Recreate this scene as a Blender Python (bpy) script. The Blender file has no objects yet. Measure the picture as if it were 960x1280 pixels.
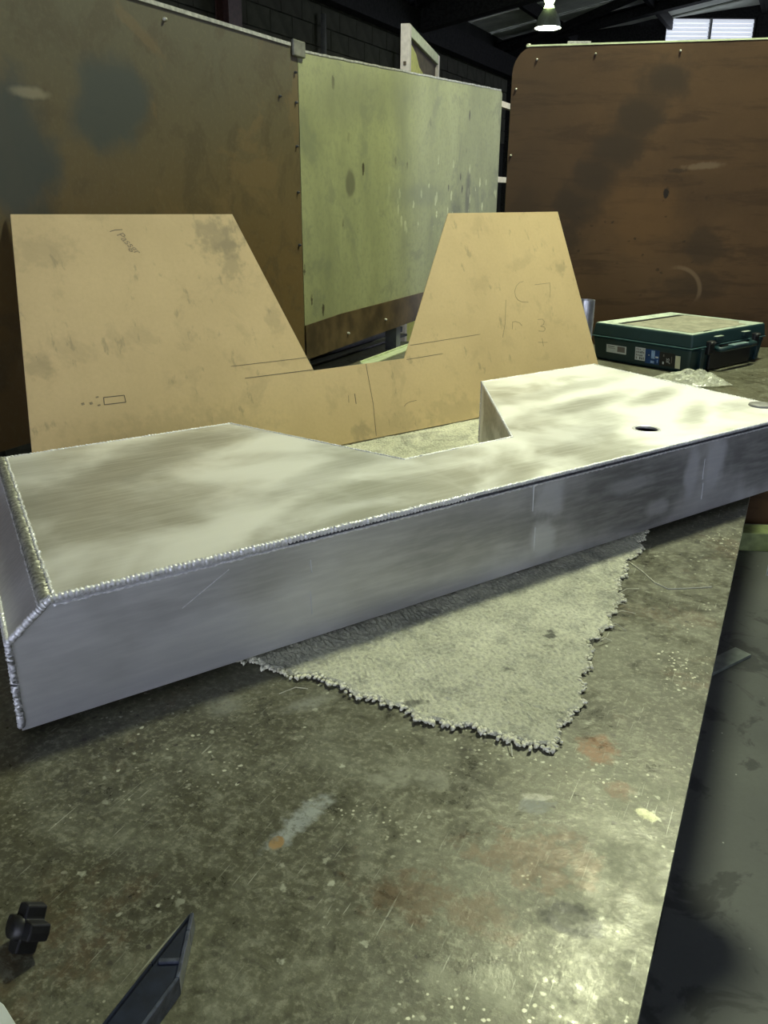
import bpy, bmesh, math, random
from mathutils import Vector, Matrix, Euler
random.seed(7)
S = bpy.context.scene
COL = S.collection

# ------------------------------------------------------------------ camera
PITCH = math.atan(390 / 1040.0)
ROLL = math.radians(0.4)
BZ = 0.90                       # bench top height
cam_d = bpy.data.cameras.new('camera')
cam_d.sensor_fit = 'VERTICAL'
cam_d.sensor_height = 36.0
cam_d.sensor_width = 27.0
cam_d.lens = 36.0 * 1040 / 1280
cam_d.clip_end = 200
cam = bpy.data.objects.new('camera', cam_d)
COL.objects.link(cam)
fw = Vector((0, math.cos(PITCH), -math.sin(PITCH)))
r0 = Vector((1, 0, 0)); u0 = Vector((0, math.sin(PITCH), math.cos(PITCH)))
rr = r0 * math.cos(ROLL) + u0 * math.sin(ROLL)
uu = -r0 * math.sin(ROLL) + u0 * math.cos(ROLL)
cam.matrix_world = Matrix(((rr.x, uu.x, -fw.x, 0), (rr.y, uu.y, -fw.y, 0), (rr.z, uu.z, -fw.z, BZ + 0.58), (0, 0, 0, 1)))
S.camera = cam

# ------------------------------------------------------------------ light and exposure
LAMP_COL = (0.95, 1.0, 0.69)
LAMP_L = 465.0                   # radiance of a high bay lens
SKY_COL = (0.77, 0.82, 1.0)
SKY_L = 4.2
w = bpy.data.worlds.new('sky'); S.world = w; w.use_nodes = True
w.node_tree.nodes['Background'].inputs[0].default_value = (*SKY_COL, 1)
w.node_tree.nodes['Background'].inputs[1].default_value = SKY_L
S.view_settings.view_transform = 'Standard'
S.view_settings.look = 'None'
S.view_settings.gamma = 1.0
S.view_settings.use_curve_mapping = False
S.view_settings.exposure = 0.0
S.cycles.use_denoising = True
S.cycles.max_bounces = 8
S.cycles.diffuse_bounces = 4
S.cycles.caustics_reflective = False
S.cycles.caustics_refractive = False
S.cycles.sample_clamp_indirect = 6.0

# ------------------------------------------------------------------ node helpers
class Mat:
    def __init__(s, name):
        m = bpy.data.materials.new(name); m.use_nodes = True
        s.m = m; s.t = m.node_tree; s.bsdf = s.t.nodes['Principled BSDF']; s.co = None
    def n(s, kind, **kw):
        x = s.t.nodes.new(kind)
        for k, v in kw.items(): setattr(x, k, v)
        return x
    def put(s, inp, v):
        if isinstance(v, bpy.types.NodeSocket): s.t.links.new(v, inp)
        elif v is not None:
            if isinstance(v, (tuple, list)) and len(v) == 3 and inp.type == 'RGBA': v = (*v, 1)
            inp.default_value = v
    def coord(s):
        if s.co is None: s.co = s.n('ShaderNodeTexCoord').outputs['Object']
        return s.co
    def mapping(s, loc=(0, 0, 0), rot=(0, 0, 0), scale=(1, 1, 1), typ='POINT', vec=None):
        x = s.n('ShaderNodeMapping', vector_type=typ)
        x.inputs['Location'].default_value = loc; x.inputs['Rotation'].default_value = rot; x.inputs['Scale'].default_value = scale
        s.put(x.inputs['Vector'], vec or s.coord()); return x.outputs[0]
    def noise(s, scale, detail=4, rough=0.55, dist=0.0, vec=None, stretch=None, loc=(0, 0, 0), rot=(0, 0, 0)):
        if stretch or loc != (0, 0, 0) or rot != (0, 0, 0): vec = s.mapping(loc, rot, stretch or (1, 1, 1), vec=vec)
        x = s.n('ShaderNodeTexNoise')
        x.inputs['Scale'].default_value = scale; x.inputs['Detail'].default_value = detail
        x.inputs['Roughness'].default_value = rough; x.inputs['Distortion'].default_value = dist
        s.put(x.inputs['Vector'], vec or s.coord()); return x.outputs['Fac']
    def voro(s, scale, feat='F1', vec=None, stretch=None, out='Distance', rnd=1.0):
        if stretch: vec = s.mapping(scale=stretch, vec=vec)
        x = s.n('ShaderNodeTexVoronoi', feature=feat)
        x.inputs['Scale'].default_value = scale; x.inputs['Randomness'].default_value = rnd
        s.put(x.inputs['Vector'], vec or s.coord()); return x.outputs[out]
    def rng(s, v, a, b, c=0.0, d=1.0):
        x = s.n('ShaderNodeMapRange', interpolation_type='SMOOTHSTEP')
        s.put(x.inputs[0], v)
        for i, q in enumerate((a, b, c, d)): x.inputs[i + 1].default_value = q
        return x.outputs[0]
    def math(s, op, a, b=0.0):
        x = s.n('ShaderNodeMath', operation=op); s.put(x.inputs[0], a); s.put(x.inputs[1], b); return x.outputs[0]
    def mix(s, f, a, b, blend='MIX'):
        x = s.n('ShaderNodeMix', data_type='RGBA', blend_type=blend)
        s.put(x.inputs[0], f); s.put(x.inputs[6], a); s.put(x.inputs[7], b); return x.outputs[2]
    def ramp(s, f, stops):
        x = s.n('ShaderNodeValToRGB'); e = x.color_ramp.elements
        while len(e) < len(stops): e.new(0.5)
        for el, (p, c) in zip(e, stops): el.position = p; el.color = (*c, 1) if len(c) == 3 else c
        s.put(x.inputs[0], f); return x.outputs[0]
    def spot(s, c, r, rot=(0, 0, 0), soft=0.3, warp=0.5, wscale=40, k=1.0):
        """mask of a blotch: centre c, radii r (object space)"""
        v = s.mapping(c, rot, r, 'TEXTURE')
        L = s.n('ShaderNodeVectorMath', operation='LENGTH'); s.put(L.inputs[0], v)
        d = L.outputs['Value']
        if warp:
            d = s.math('ADD', d, s.math('MULTIPLY', s.math('SUBTRACT', s.noise(wscale, 3), 0.5), warp * 2))
        return s.math('MULTIPLY', s.rng(d, 1 + soft, 1 - soft), k)
    def bump(s, h, strength=0.3, dist=0.002, normal=None):
        x = s.n('ShaderNodeBump'); x.inputs['Strength'].default_value = strength; x.inputs['Distance'].default_value = dist
        s.put(x.inputs['Height'], h)
        if normal: s.put(x.inputs['Normal'], normal)
        return x.outputs[0]
    def out(s, color=None, rough=None, metal=None, normal=None, **kw):
        b = s.bsdf.inputs
        if color is not None: s.put(b['Base Color'], color)
        if rough is not None: s.put(b['Roughness'], rough)
        if metal is not None: s.put(b['Metallic'], metal)
        if normal is not None: s.put(b['Normal'], normal)
        for k, v in kw.items(): s.put(b[k.replace('_', ' ')], v)
        return s.m

def simple(name, col, rough=0.6, metal=0.0, var=0.25, scale=30, bump=0.1, spec=None):
    q = Mat(name); n = q.noise(scale, 5)
    c = q.mix(q.rng(n, 0.3, 0.7), tuple(x * (1 - var) for x in col), tuple(min(1, x * (1 + var)) for x in col))
    q.out(c, rough, metal, q.bump(n, bump, 0.001))
    if spec is not None: q.bsdf.inputs['Specular IOR Level'].default_value = spec
    return q.m

def emitter(name, col, strength):
    q = Mat(name)
    n = q.noise(20, 2)
    q.out((0.8, 0.8, 0.8), 0.4)
    q.put(q.bsdf.inputs['Emission Color'], q.mix(n, col, tuple(c * 0.93 for c in col)))
    q.bsdf.inputs['Emission Strength'].default_value = strength
    return q.m

# ------------------------------------------------------------------ mesh helpers
class MB:
    def __init__(s): s.b = bmesh.new()
    def poly(s, pts): return s.b.faces.new([s.b.verts.new(p) for p in pts])
    def box(s, x0, x1, y0, y1, z0, z1, M=None):
        v = [s.b.verts.new((x, y, z)) for z in (z0, z1) for y in (y0, y1) for x in (x0, x1)]
        if M is not None:
            for q in v: q.co = M @ q.co
        for f in ((0, 1, 3, 2), (4, 6, 7, 5), (0, 4, 5, 1), (1, 5, 7, 3), (3, 7, 6, 2), (2, 6, 4, 0)):
            s.b.faces.new([v[i] for i in f])
        return s
    def bar(s, p, q, wd, ht, up=(0, 0, 1)):
        p = Vector(p); q = Vector(q); d = (q - p); L = d.length; d.normalize()
        up = Vector(up); sx = d.cross(up)
        if sx.length < 1e-4: sx = d.cross(Vector((1, 0, 0)))
        sx.normalize(); sz = sx.cross(d)
        M = Matrix(((sx.x, d.x, sz.x, p.x), (sx.y, d.y, sz.y, p.y), (sx.z, d.z, sz.z, p.z), (0, 0, 0, 1)))
        return s.box(-wd / 2, wd / 2, 0, L, -ht / 2, ht / 2, M)
    def prism(s, pts, z0, z1, M=None):
        lo = [s.b.verts.new((x, y, z0)) for x, y in pts]; hi = [s.b.verts.new((x, y, z1)) for x, y in pts]
        if M is not None:
            for q in lo + hi: q.co = M @ q.co
        n = len(pts)
        s.b.faces.new(lo[::-1]); s.b.faces.new(hi)
        for i in range(n): s.b.faces.new((lo[i], lo[(i + 1) % n], hi[(i + 1) % n], hi[i]))
        return s
    def tube(s, path, rad, seg=8, cap=True, flat=None):
        path = [Vector(p) for p in path]; rings = []
        n = len(path)
        for i, p in enumerate(path):
            d = (path[min(i + 1, n - 1)] - path[max(i - 1, 0)]).normalized()
            a = d.cross(Vector((0, 0, 1)))
            if a.length < 1e-3: a = d.cross(Vector((1, 0, 0)))
            a.normalize(); c = a.cross(d)
            r = rad[i] if isinstance(rad, (list, tuple)) else rad
            rings.append([s.b.verts.new(p + (a * math.cos(2 * math.pi * k / seg) + c * math.sin(2 * math.pi * k / seg) * (flat or 1)) * r) for k in range(seg)])
        for A, B in zip(rings, rings[1:]):
            for k in range(seg): s.b.faces.new((A[k], A[(k + 1) % seg], B[(k + 1) % seg], B[k]))
        if cap: s.b.faces.new(rings[0][::-1]); s.b.faces.new(rings[-1])
        return s
    def lathe(s, prof, seg=32, M=None):
        rings = []
        for r, z in prof:
            rings.append([s.b.verts.new((r * math.cos(2 * math.pi * k / seg), r * math.sin(2 * math.pi * k / seg), z)) for k in range(seg)])
        if M is not None:
            for R in rings:
                for q in R: q.co = M @ q.co
        for A, B in zip(rings, rings[1:]):
            for k in range(seg): s.b.faces.new((A[k], A[(k + 1) % seg], B[(k + 1) % seg], B[k]))
        if prof[0][0] > 1e-6: pass
        return s
    def build(s, name, mat, parent=None, smooth=False, bevel=0.0, recalc=True, seg=2):
        if recalc: bmesh.ops.recalc_face_normals(s.b, faces=s.b.faces[:])
        if bevel:
            es = [e for e in s.b.edges if len(e.link_faces) == 2 and e.calc_face_angle(0) > 0.5]
            bmesh.ops.bevel(s.b, geom=es, offset=bevel, segments=seg, affect='EDGES', profile=0.5)
        me = bpy.data.meshes.new(name); s.b.to_mesh(me); s.b.free()
        me.materials.append(mat)
        if smooth: me.polygons.foreach_set('use_smooth', [True] * len(me.polygons))
        o = bpy.data.objects.new(name, me); COL.objects.link(o)
        if parent is not None: o.parent = parent
        return o

def thing(name, label, cat, loc=(0, 0, 0), rotz=0.0, group=None):
    o = bpy.data.objects.new(name, None); COL.objects.link(o)
    o.empty_display_size = 0.1
    o.location = loc; o.rotation_euler = (0, 0, rotz)
    return tag(o, label, cat, group)
def tag(o, label, cat, group=None):
    o['label'] = label; o['category'] = cat
    if group: o['group'] = group
    return o
def struct(o): o['kind'] = 'structure'; return o
def twin(o, parent, name=None):
    c = o.copy(); COL.objects.link(c); c.parent = parent
    return c

# shed frame: local x = across the bench, local y = along the bench
SHED = math.radians(-25.63)
AX = Vector((0.4325, 0.9016, 0)); BX = Vector((0.9016, -0.4325, 0))
def W(b, a, z=0.0):
    v = BX * b + AX * a; return (v.x, v.y, z)

# ------------------------------------------------------------------ materials
def mat_floor():
    q = Mat('concrete floor'); n = q.noise(1.6, 6, 0.6); f = q.noise(60, 5, 0.7); blot = q.noise(5, 5, 0.65, 0.6)
    c = q.ramp(n, [(0.35, (0.062, 0.068, 0.068)), (0.65, (0.10, 0.108, 0.10))])
    c = q.mix(q.rng(blot, 0.53, 0.6, 0, 0.75), c, (0.022, 0.024, 0.024))
    c = q.mix(q.rng(f, 0.3, 0.8, 0, 0.35), c, (0.06, 0.065, 0.06))
    sp = q.rng(q.voro(22), 0.07, 0.03)
    c = q.mix(q.math('MULTIPLY', sp, q.rng(q.noise(6, 2), 0.5, 0.6)), c, (0.45, 0.46, 0.42))
    return q.out(c, q.rng(n, 0.2, 0.8, 0.45, 0.7), 0, q.bump(f, 0.25, 0.002))

def mat_bench():
    q = Mat('worn steel bench plate')
    big = q.noise(2.6, 6, 0.6, 0.3); mid = q.noise(11, 8, 0.7, 0.5); fine = q.noise(120, 5, 0.75); grain = q.noise(45, 6, 0.75, 0.4)
    c = q.ramp(big, [(0.25, (0.074, 0.072, 0.046)), (0.5, (0.105, 0.103, 0.066)), (0.75, (0.145, 0.143, 0.092))])
    c = q.mix(q.rng(mid, 0.47, 0.62, 0, 0.5), c, (0.165, 0.17, 0.125))
    c = q.mix(q.rng(q.noise(7, 8, 0.7, 0.3, loc=(4, 2, 0)), 0.50, 0.62, 0, 0.6), c, (0.06, 0.057, 0.038))
    c = q.mix(q.rng(q.noise(4.2, 8, 0.75, 0.6, loc=(1, 7, 3)), 0.56, 0.64, 0, 0.4), c, (0.14, 0.085, 0.045))
    c = q.mix(q.rng(grain, 0.52, 0.64, 0, 0.5), c, (0.235, 0.24, 0.18))
    c = q.mix(q.rng(grain, 0.47, 0.36, 0, 0.6), c, (0.05, 0.048, 0.033))
    c = q.mix(q.rng(fine, 0.5, 0.64, 0, 0.5), c, (0.3, 0.3, 0.22))
    c = q.mix(q.rng(fine, 0.48, 0.36, 0, 0.4), c, (0.05, 0.048, 0.032))
    for rz, off in ((0.5, 0), (-0.9, 3), (1.9, 8), (1.3, 5), (0.1, 11)):
        sc = q.noise(380, 2, 0.5, 0.6, stretch=(1, 0.035, 1), loc=(off, off, 0), rot=(0, 0, rz))
        c = q.mix(q.math('MULTIPLY', q.rng(sc, 0.69, 0.74), q.rng(q.noise(9, 4, 0.6, 0, loc=(off, 1, 0)), 0.5, 0.62, 0, 0.75)), c, (0.40, 0.41, 0.34))
    warp = q.math('MULTIPLY', q.math('SUBTRACT', q.noise(130, 4), 0.5), 0.75)
    for sc_, lo, hi, col, gate in ((24, 0.13, 0.02, (0.32, 0.33, 0.26), (0.5, 0.6)), (42, 0.16, 0.04, (0.42, 0.43, 0.34), (0.51, 0.62)), (75, 0.20, 0.06, (0.52, 0.53, 0.42), (0.5, 0.62)), (130, 0.22, 0.08, (0.7, 0.7, 0.55), (0.52, 0.64)), (55, 0.16, 0.08, (0.05, 0.045, 0.035), (0.48, 0.6))):
        v = q.math('ADD', q.voro(sc_), warp)
        g = q.rng(q.noise(5.5, 4, 0.6, 0, loc=(sc_, 0, 0)), *gate)
        c = q.mix(q.math('MULTIPLY', q.rng(v, lo, hi), g), c, col)
    # particular marks (b, a) on this bench
    def mark(b, a, rx, ry, rz, col, k, soft=0.35, warp=0.6, ws=45):
        nonlocal c
        msk = q.spot((b, a, 0), (rx, ry, 9), (0, 0, rz), soft, warp, ws, k)
        c = q.mix(q.math('MULTIPLY', msk, q.rng(q.noise(ws * 2.2, 4, 0.7, 0, loc=(b, a, 0)), 0.36, 0.52, 0.45, 1)), c, col)
    mark(-0.363, 0.568, 0.011, 0.040, -0.15, (0.40, 0.43, 0.42), 0.8, 0.5, 1.3, 70)
    mark(-0.367, 0.531, 0.007, 0.0095, 0.2, (0.34, 0.22, 0.10), 1, 0.15, 0.15)
    mark(-0.280, 0.682, 0.036, 0.02, 0.5, (0.26, 0.265, 0.21), 0.6, 0.3, 1.8, 35)
    mark(-0.120, 0.815, 0.020, 0.026, 0.2, (0.19, 0.095, 0.042), 0.9, 0.35, 1.0, 60)
    mark(-0.13, 0.62, 0.05, 0.03, 0.3, (0.135, 0.08, 0.036), 0.6, 0.4, 2.2, 45)
    mark(-0.085, 0.755, 0.014, 0.014, 0.3, (0.16, 0.09, 0.045), 0.7, 0.35, 1.2, 70)
    mark(-0.19, 0.535, 0.06, 0.025, 0.2, (0.125, 0.075, 0.034), 0.55, 0.4, 2.2, 45)
    mark(-0.157, 0.694, 0.016, 0.012, 0.4, (0.13, 0.14, 0.14), 0.8, 0.3, 1.0, 80)
    mark(-0.160, 0.706, 0.014, 0.005, 0.4, (0.45, 0.44, 0.38), 0.6, 0.4, 1.2, 90)
    mark(-0.053, 0.729, 0.011, 0.007, -0.4, (0.6, 0.6, 0.38), 0.9, 0.3, 1.0, 90)
    mark(-0.088, 0.566, 0.026, 0.019, 0.1, (0.022, 0.021, 0.015), 0.95, 0.2, 0.6, 60)
    mark(-0.090, 0.566, 0.013, 0.009, 0.1, (0.11, 0.11, 0.08), 0.7, 0.3, 0.9, 80)
    mark(-0.46, 0.75, 0.03, 0.012, 0.9, (0.3, 0.31, 0.27), 0.6, 0.6, 0.9)
    mark(-0.55, 0.70, 0.02, 0.02, 0.9, (0.3, 0.31, 0.27), 0.5, 0.6, 0.9)
    mark(-0.13, 0.47, 0.018, 0.018, 0, (0.25, 0.255, 0.19), 0.6, 0.4, 1.6, 60)
    mark(-0.17, 0.46, 0.016, 0.012, 0, (0.25, 0.255, 0.19), 0.6, 0.4, 1.6, 60)
    r = q.math('ADD', q.rng(mid, 0.38, 0.62, 0.32, 0.48), q.math('MULTIPLY', q.math('SUBTRACT', grain, 0.5), 0.5))
    nb = q.bump(fine, 0.4, 0.0006); nb = q.bump(grain, 0.25, 0.0009, nb)
    return q.out(c, r, 0.2, nb, Specular_IOR_Level=0.55)

def mat_alu(name, top=True):
    q = Mat(name)
    a = q.noise(3.4, 4, 0.5, 0.5, stretch=(1, 1.4, 1)); b_ = q.noise(7, 4, 0.5, 0.6, loc=(3, 1, 0)); br = q.noise(200, 3, 0.6, 0, stretch=(0.06, 1, 0.5)); g = q.noise(260, 2)
    hi = (0.90, 0.90, 0.88); lo = (0.36, 0.35, 0.31)
    m = q.rng(a, 0.40, 0.62)
    if top:
        c = q.mix(q.math('MULTIPLY', m, q.rng(b_, 0.3, 0.6)), hi, (0.52, 0.51, 0.45))
        for (x, y, rx, ry, rz, k) in ((0.25, 0.42, 0.20, 0.07, 0.5, 0.75), (0.17, 0.24, 0.10, 0.10, 0.3, 0.45), (0.42, 0.52, 0.14, 0.04, -0.1, 0.5), (0.10, 0.50, 0.10, 0.06, 0, 0.4),
                                      (1.22, 0.32, 0.16, 0.035, 0.15, 0.75), (1.15, 0.22, 0.06, 0.05, 0, 0.5), (1.40, 0.28, 0.12, 0.03, 0.3, 0.7), (1.34, 0.13, 0.10, 0.025, 0.5, 0.6), (1.32, 0.45, 0.20, 0.03, 0.1, 0.4), (0.50, 0.22, 0.15, 0.03, 0.4, 0.35), (0.95, 0.10, 0.20, 0.02, 0.3, 0.3)):
            c = q.mix(q.spot((x, y, 0), (rx, ry, 9), (0, 0, rz), 0.7, 0.8, 10, min(1, k * 1.25)), c, lo)
    else:
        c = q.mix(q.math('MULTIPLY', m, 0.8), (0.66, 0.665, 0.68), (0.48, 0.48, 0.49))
        for (x, z, rx, rz_, k) in ((0.60, 0.09, 0.14, 0.04, 0.5), (0.97, 0.085, 0.20, 0.075, 0.9), (1.10, 0.10, 0.07, 0.06, 0.6), (1.37, 0.09, 0.13, 0.07, 0.9), (0.2, 0.11, 0.12, 0.03, 0.35)):
            c = q.mix(q.spot((x, 0, z), (rx, 9, rz_), (0, 0, 0), 0.6, 0.9, 10, k), c, (0.23, 0.23, 0.225))
        for (x, z, rx, rz_, k) in ((0.785, 0.115, 0.035, 0.035, 0.8), (0.775, 0.045, 0.03, 0.035, 0.8), (1.165, 0.09, 0.02, 0.05, 0.8), (1.235, 0.10, 0.03, 0.05, 0.9), (1.07, 0.04, 0.03, 0.015, 0.6), (0.99, 0.10, 0.06, 0.015, 0.4)):
            c = q.mix(q.spot((x, 0, z), (rx, 9, rz_), (0, 0, 0), 0.4, 0.6, 25, k), c, (0.72, 0.73, 0.77))
    c = q.mix(q.rng(br, 0.35, 0.75, 0, 0.25), c, (0.95, 0.95, 0.93))
    r = q.math('ADD', q.rng(m, 0, 1, 0.46, 0.36), q.math('MULTIPLY', br, 0.12))
    return q.out(c, r, 0.55, q.bump(q.math('ADD', br, q.math('MULTIPLY', g, 0.5)), 0.12, 0.0004))

def mat_weld():
    q = Mat('bright weld metal'); n = q.noise(300, 3)
    return q.out(q.mix(q.rng(n, 0.3, 0.7), (0.66, 0.67, 0.70), (0.92, 0.92, 0.94)), 0.42, 0.35, q.bump(n, 0.3, 0.0005))

def mat_board():
    q = Mat('tan hardboard')
    n = q.noise(3, 5, 0.6); f = q.noise(120, 4, 0.7); s = q.noise(9, 5, 0.65, 0.4)
    c = q.ramp(n, [(0.35, (0.60, 0.455, 0.235)), (0.65, (0.70, 0.535, 0.28))])
    c = q.mix(q.rng(f, 0.3, 0.8, 0, 0.2), c, (0.45, 0.33, 0.17))
    c = q.mix(q.rng(s, 0.53, 0.65, 0, 0.25), c, (0.36, 0.28, 0.155))
    dab = q.noise(40, 4, 0.6, 0, stretch=(1, 1, 0.45))
    c = q.mix(q.math('MULTIPLY', q.rng(dab, 0.58, 0.68, 0, 0.35), q.rng(s, 0.45, 0.55)), c, (0.16, 0.135, 0.09))
    for (x, z, rx, rz_, k) in ((0.52, 0.52, 0.05, 0.04, 0.7), (0.54, 0.47, 0.025, 0.05, 0.6), (0.12, 0.50, 0.06, 0.03, 0.3), (0.06, 0.27, 0.03, 0.02, 0.45), (0.90, 0.02, 0.10, 0.03, 0.2), (1.13, 0.03, 0.10, 0.035, 0.3), (0.80, 0.02, 0.03, 0.02, 0.5), (1.66, 0.40, 0.02, 0.02, 0.4), (0.62, 0.32, 0.02, 0.03, 0.35), (0.3, 0.09, 0.2, 0.05, 0.25)):
        c = q.mix(q.spot((x, 0, z), (rx, 9, rz_), (0, 0, 0), 0.5, 1.6, 45, k * 0.7), c, (0.22, 0.185, 0.11))
    return q.out(c, 0.62, 0, q.bump(f, 0.15, 0.0005))

def mat_brown_left():
    q = Mat('rusty painted steel'); n = q.noise(1.8, 6, 0.6, 0.4); m = q.noise(8, 5, 0.6, 0.6); f = q.noise(80, 4, 0.7)
    z = q.n('ShaderNodeSeparateXYZ'); q.put(z.inputs[0], q.coord()); h = q.rng(z.outputs[2], 1.2, 1.95)
    c = q.mix(q.math('ADD', q.math('MULTIPLY', h, 0.7), q.math('MULTIPLY', n, 0.3)), (0.135, 0.080, 0.023), (0.083, 0.082, 0.053))
    c = q.mix(q.rng(m, 0.48, 0.62, 0, 0.5), c, (0.062, 0.046, 0.022))
    c = q.mix(q.rng(q.noise(3.2, 5, 0.6, 0.8, loc=(0, 5, 2)), 0.54, 0.6, 0, 0.45), c, (0.16, 0.105, 0.045))
    c = q.mix(q.rng(f, 0.48, 0.66, 0, 0.22), c, (0.15, 0.125, 0.07))
    c = q.mix(q.spot((0, 0.532, 1.674), (9, 0.118, 0.093), (0.5, 0, 0), 0.35, 0.5, 12, 0.85), c, (0.045, 0.055, 0.052))
    c = q.mix(q.spot((0, 0.236, 1.564), (9, 0.110, 0.135), (0, 0, 0), 0.3, 0.5, 12, 0.85), c, (0.04, 0.05, 0.05))
    c = q.mix(q.spot((0, 0.304, 1.674), (9, 0.042, 0.010), (0, 0, 0), 0.5, 0.6, 30, 0.6), c, (0.3, 0.26, 0.18))
    return q.out(c, 0.55, 0.1, q.bump(m, 0.1, 0.003))

def mat_green():
    q = Mat('pale green paint over steel'); n = q.noise(2.2, 6, 0.6, 0.3, stretch=(1, 1.6, 0.7)); f = q.noise(50, 5, 0.7)
    c = q.ramp(n, [(0.28, (0.20, 0.215, 0.115)), (0.5, (0.285, 0.30, 0.155)), (0.72, (0.335, 0.35, 0.19))])
    c = q.mix(q.rng(f, 0.47, 0.62, 0, 0.4), c, (0.19, 0.205, 0.12))
    c = q.mix(q.rng(q.noise(5, 5, 0.7, 0.4, loc=(0, 3, 1)), 0.52, 0.64, 0, 0.55), c, (0.165, 0.18, 0.115))
    ch = q.math('ADD', q.voro(14, stretch=(1, 1, 0.45)), q.math('MULTIPLY', q.math('SUBTRACT', q.noise(60, 2), 0.5), 0.15))
    c = q.mix(q.math('MULTIPLY', q.rng(ch, 0.16, 0.11), q.rng(q.noise(3, 2, 0.5, 0, loc=(0, 8, 0)), 0.45, 0.55)), c, (0.06, 0.055, 0.03))
    pk = q.math('ADD', q.voro(22, stretch=(1, 1, 0.5)), q.math('MULTIPLY', q.math('SUBTRACT', q.noise(70, 2), 0.5), 0.3))
    c = q.mix(q.math('MULTIPLY', q.rng(pk, 0.26, 0.18), q.spot((0, 1.351, 1.480), (9, 0.633, 0.144), (0, 0, 0), 0.4, 0.5, 6)), c, (0.58, 0.60, 0.36))
    c = q.mix(q.spot((0, 0.325, 1.531), (9, 0.034, 0.042), (0, 0, 0), 0.3, 0.3, 20, 0.75), c, (0.10, 0.10, 0.065))
    c = q.mix(q.spot((0, 1.477, 1.505), (9, 0.030, 0.093), (0, 0, 0), 0.5, 0.4, 20, 0.75), c, (0.09, 0.09, 0.06))
    c = q.mix(q.spot((0, 0.929, 1.497), (9, 0.295, 0.042), (0, 0, 0), 0.7, 0.6, 8, 0.5), c, (0.16, 0.18, 0.12))
    c = q.mix(q.spot((0, 0.464, 1.818), (9, 0.338, 0.084), (0.1, 0, 0), 0.7, 0.6, 6, 0.5), c, (0.17, 0.18, 0.12))
    return q.out(c, 0.5, 0.0, q.bump(f, 0.12, 0.001))

def mat_brown_right():
    q = Mat('dark brown scorched board'); n = q.noise(2.2, 6, 0.6, 0.4); st = q.noise(9, 5, 0.7, 0.3, stretch=(0.22, 1, 1.6)); f = q.noise(70, 4, 0.7)
    c = q.ramp(n, [(0.3, (0.046, 0.025, 0.0115)), (0.7, (0.078, 0.043, 0.019))])
    c = q.mix(q.rng(st, 0.49, 0.62, 0, 0.6), c, (0.03, 0.016, 0.008))
    c = q.mix(q.rng(f, 0.45, 0.8, 0, 0.3), c, (0.07, 0.045, 0.023))
    c = q.mix(q.spot((0.42, 0, 1.65), (0.42, 9, 0.085), (0, -0.98, 0), 0.3, 1.3, 11, 0.6), c, (0.03, 0.019, 0.011))
    for (x, z, rx, rz_, ry, k) in ((0.62, 1.93, 0.10, 0.05, 0.2, .75), (0.52, 1.80, 0.10, 0.05, 0.2, .75), (0.44, 1.68, 0.10, 0.05, 0.2, .7), (0.36, 1.57, 0.10, 0.05, 0.2, .7), (0.30, 1.45, 0.10, 0.05, 0.3, .7), (0.22, 1.33, 0.13, 0.06, 0.3, .6), (0.86, 1.30, 0.10, 0.06, 0.3, .6), (0.10, 1.3, 0.1, 0.2, 0, .5), (0.82, 1.15, 0.14, 0.05, 0.0, .5)):
        c = q.mix(q.spot((x, 0, z), (rx, 9, rz_), (0, ry, 0), 0.3, 1.1, 9, k), c, (0.030, 0.019, 0.011))
    c = q.mix(q.spot((0.57, 0, 1.42), (0.16, 9, 0.13), (0, 0, 0), 0.6, 0.8, 10, 0.6), c, (0.10, 0.052, 0.019))
    c = q.mix(q.spot((0.66, 0, 1.515), (0.012, 9, 0.02), (0, 0, 0), 0.3, 1.0, 60, 1), c, (0.012, 0.008, 0.006))
    c = q.mix(q.spot((0.70, 0, 1.60), (0.035, 9, 0.008), (0, 0, 0), 0.3, 1.0, 60, .8), c, (0.03, 0.018, 0.01))
    c = q.mix(q.spot((0.80, 0, 1.62), (0.07, 9, 0.012), (0, -0.1, 0), 0.5, 0.8, 40, .6), c, (0.14, 0.10, 0.065))
    sp = q.math('ADD', q.voro(16, stretch=(1, 1, 1.3)), q.math('MULTIPLY', q.math('SUBTRACT', q.noise(60, 3), 0.5), 0.5))
    c = q.mix(q.math('MULTIPLY', q.rng(sp, 0.15, 0.05), q.spot((0.55, 0, 1.35), (0.35, 9, 0.25), (0, 0, 0), 0.5, 0.6, 6, 0.8)), c, (0.018, 0.011, 0.007))
    c = q.mix(q.spot((0.08, 0, 1.3), (0.16, 9, 0.9), (0, 0, 0), 0.6, 0.6, 5, 0.45), c, (0.03, 0.019, 0.011))
    # a chalky curved scrape
    v = q.mapping((0.74, 0, 1.12), (0, 0, 0), (0.11, 9, 0.10), 'TEXTURE'); L = q.n('ShaderNodeVectorMath', operation='LENGTH'); q.put(L.inputs[0], v)
    ring = q.rng(q.math('ABSOLUTE', q.math('SUBTRACT', L.outputs['Value'], 1.0)), 0.12, 0.03)
    gate = q.spot((0.80, 0, 1.16), (0.09, 9, 0.08), (0, 0, 0), 0.3, 0.3, 20)
    c = q.mix(q.math('MULTIPLY', ring, q.math('MULTIPLY', gate, 0.6)), c, (0.15, 0.10, 0.06))
    return q.out(c, 0.7, 0.0, q.bump(st, 0.12, 0.002), Specular_IOR_Level=0.25)

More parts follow.
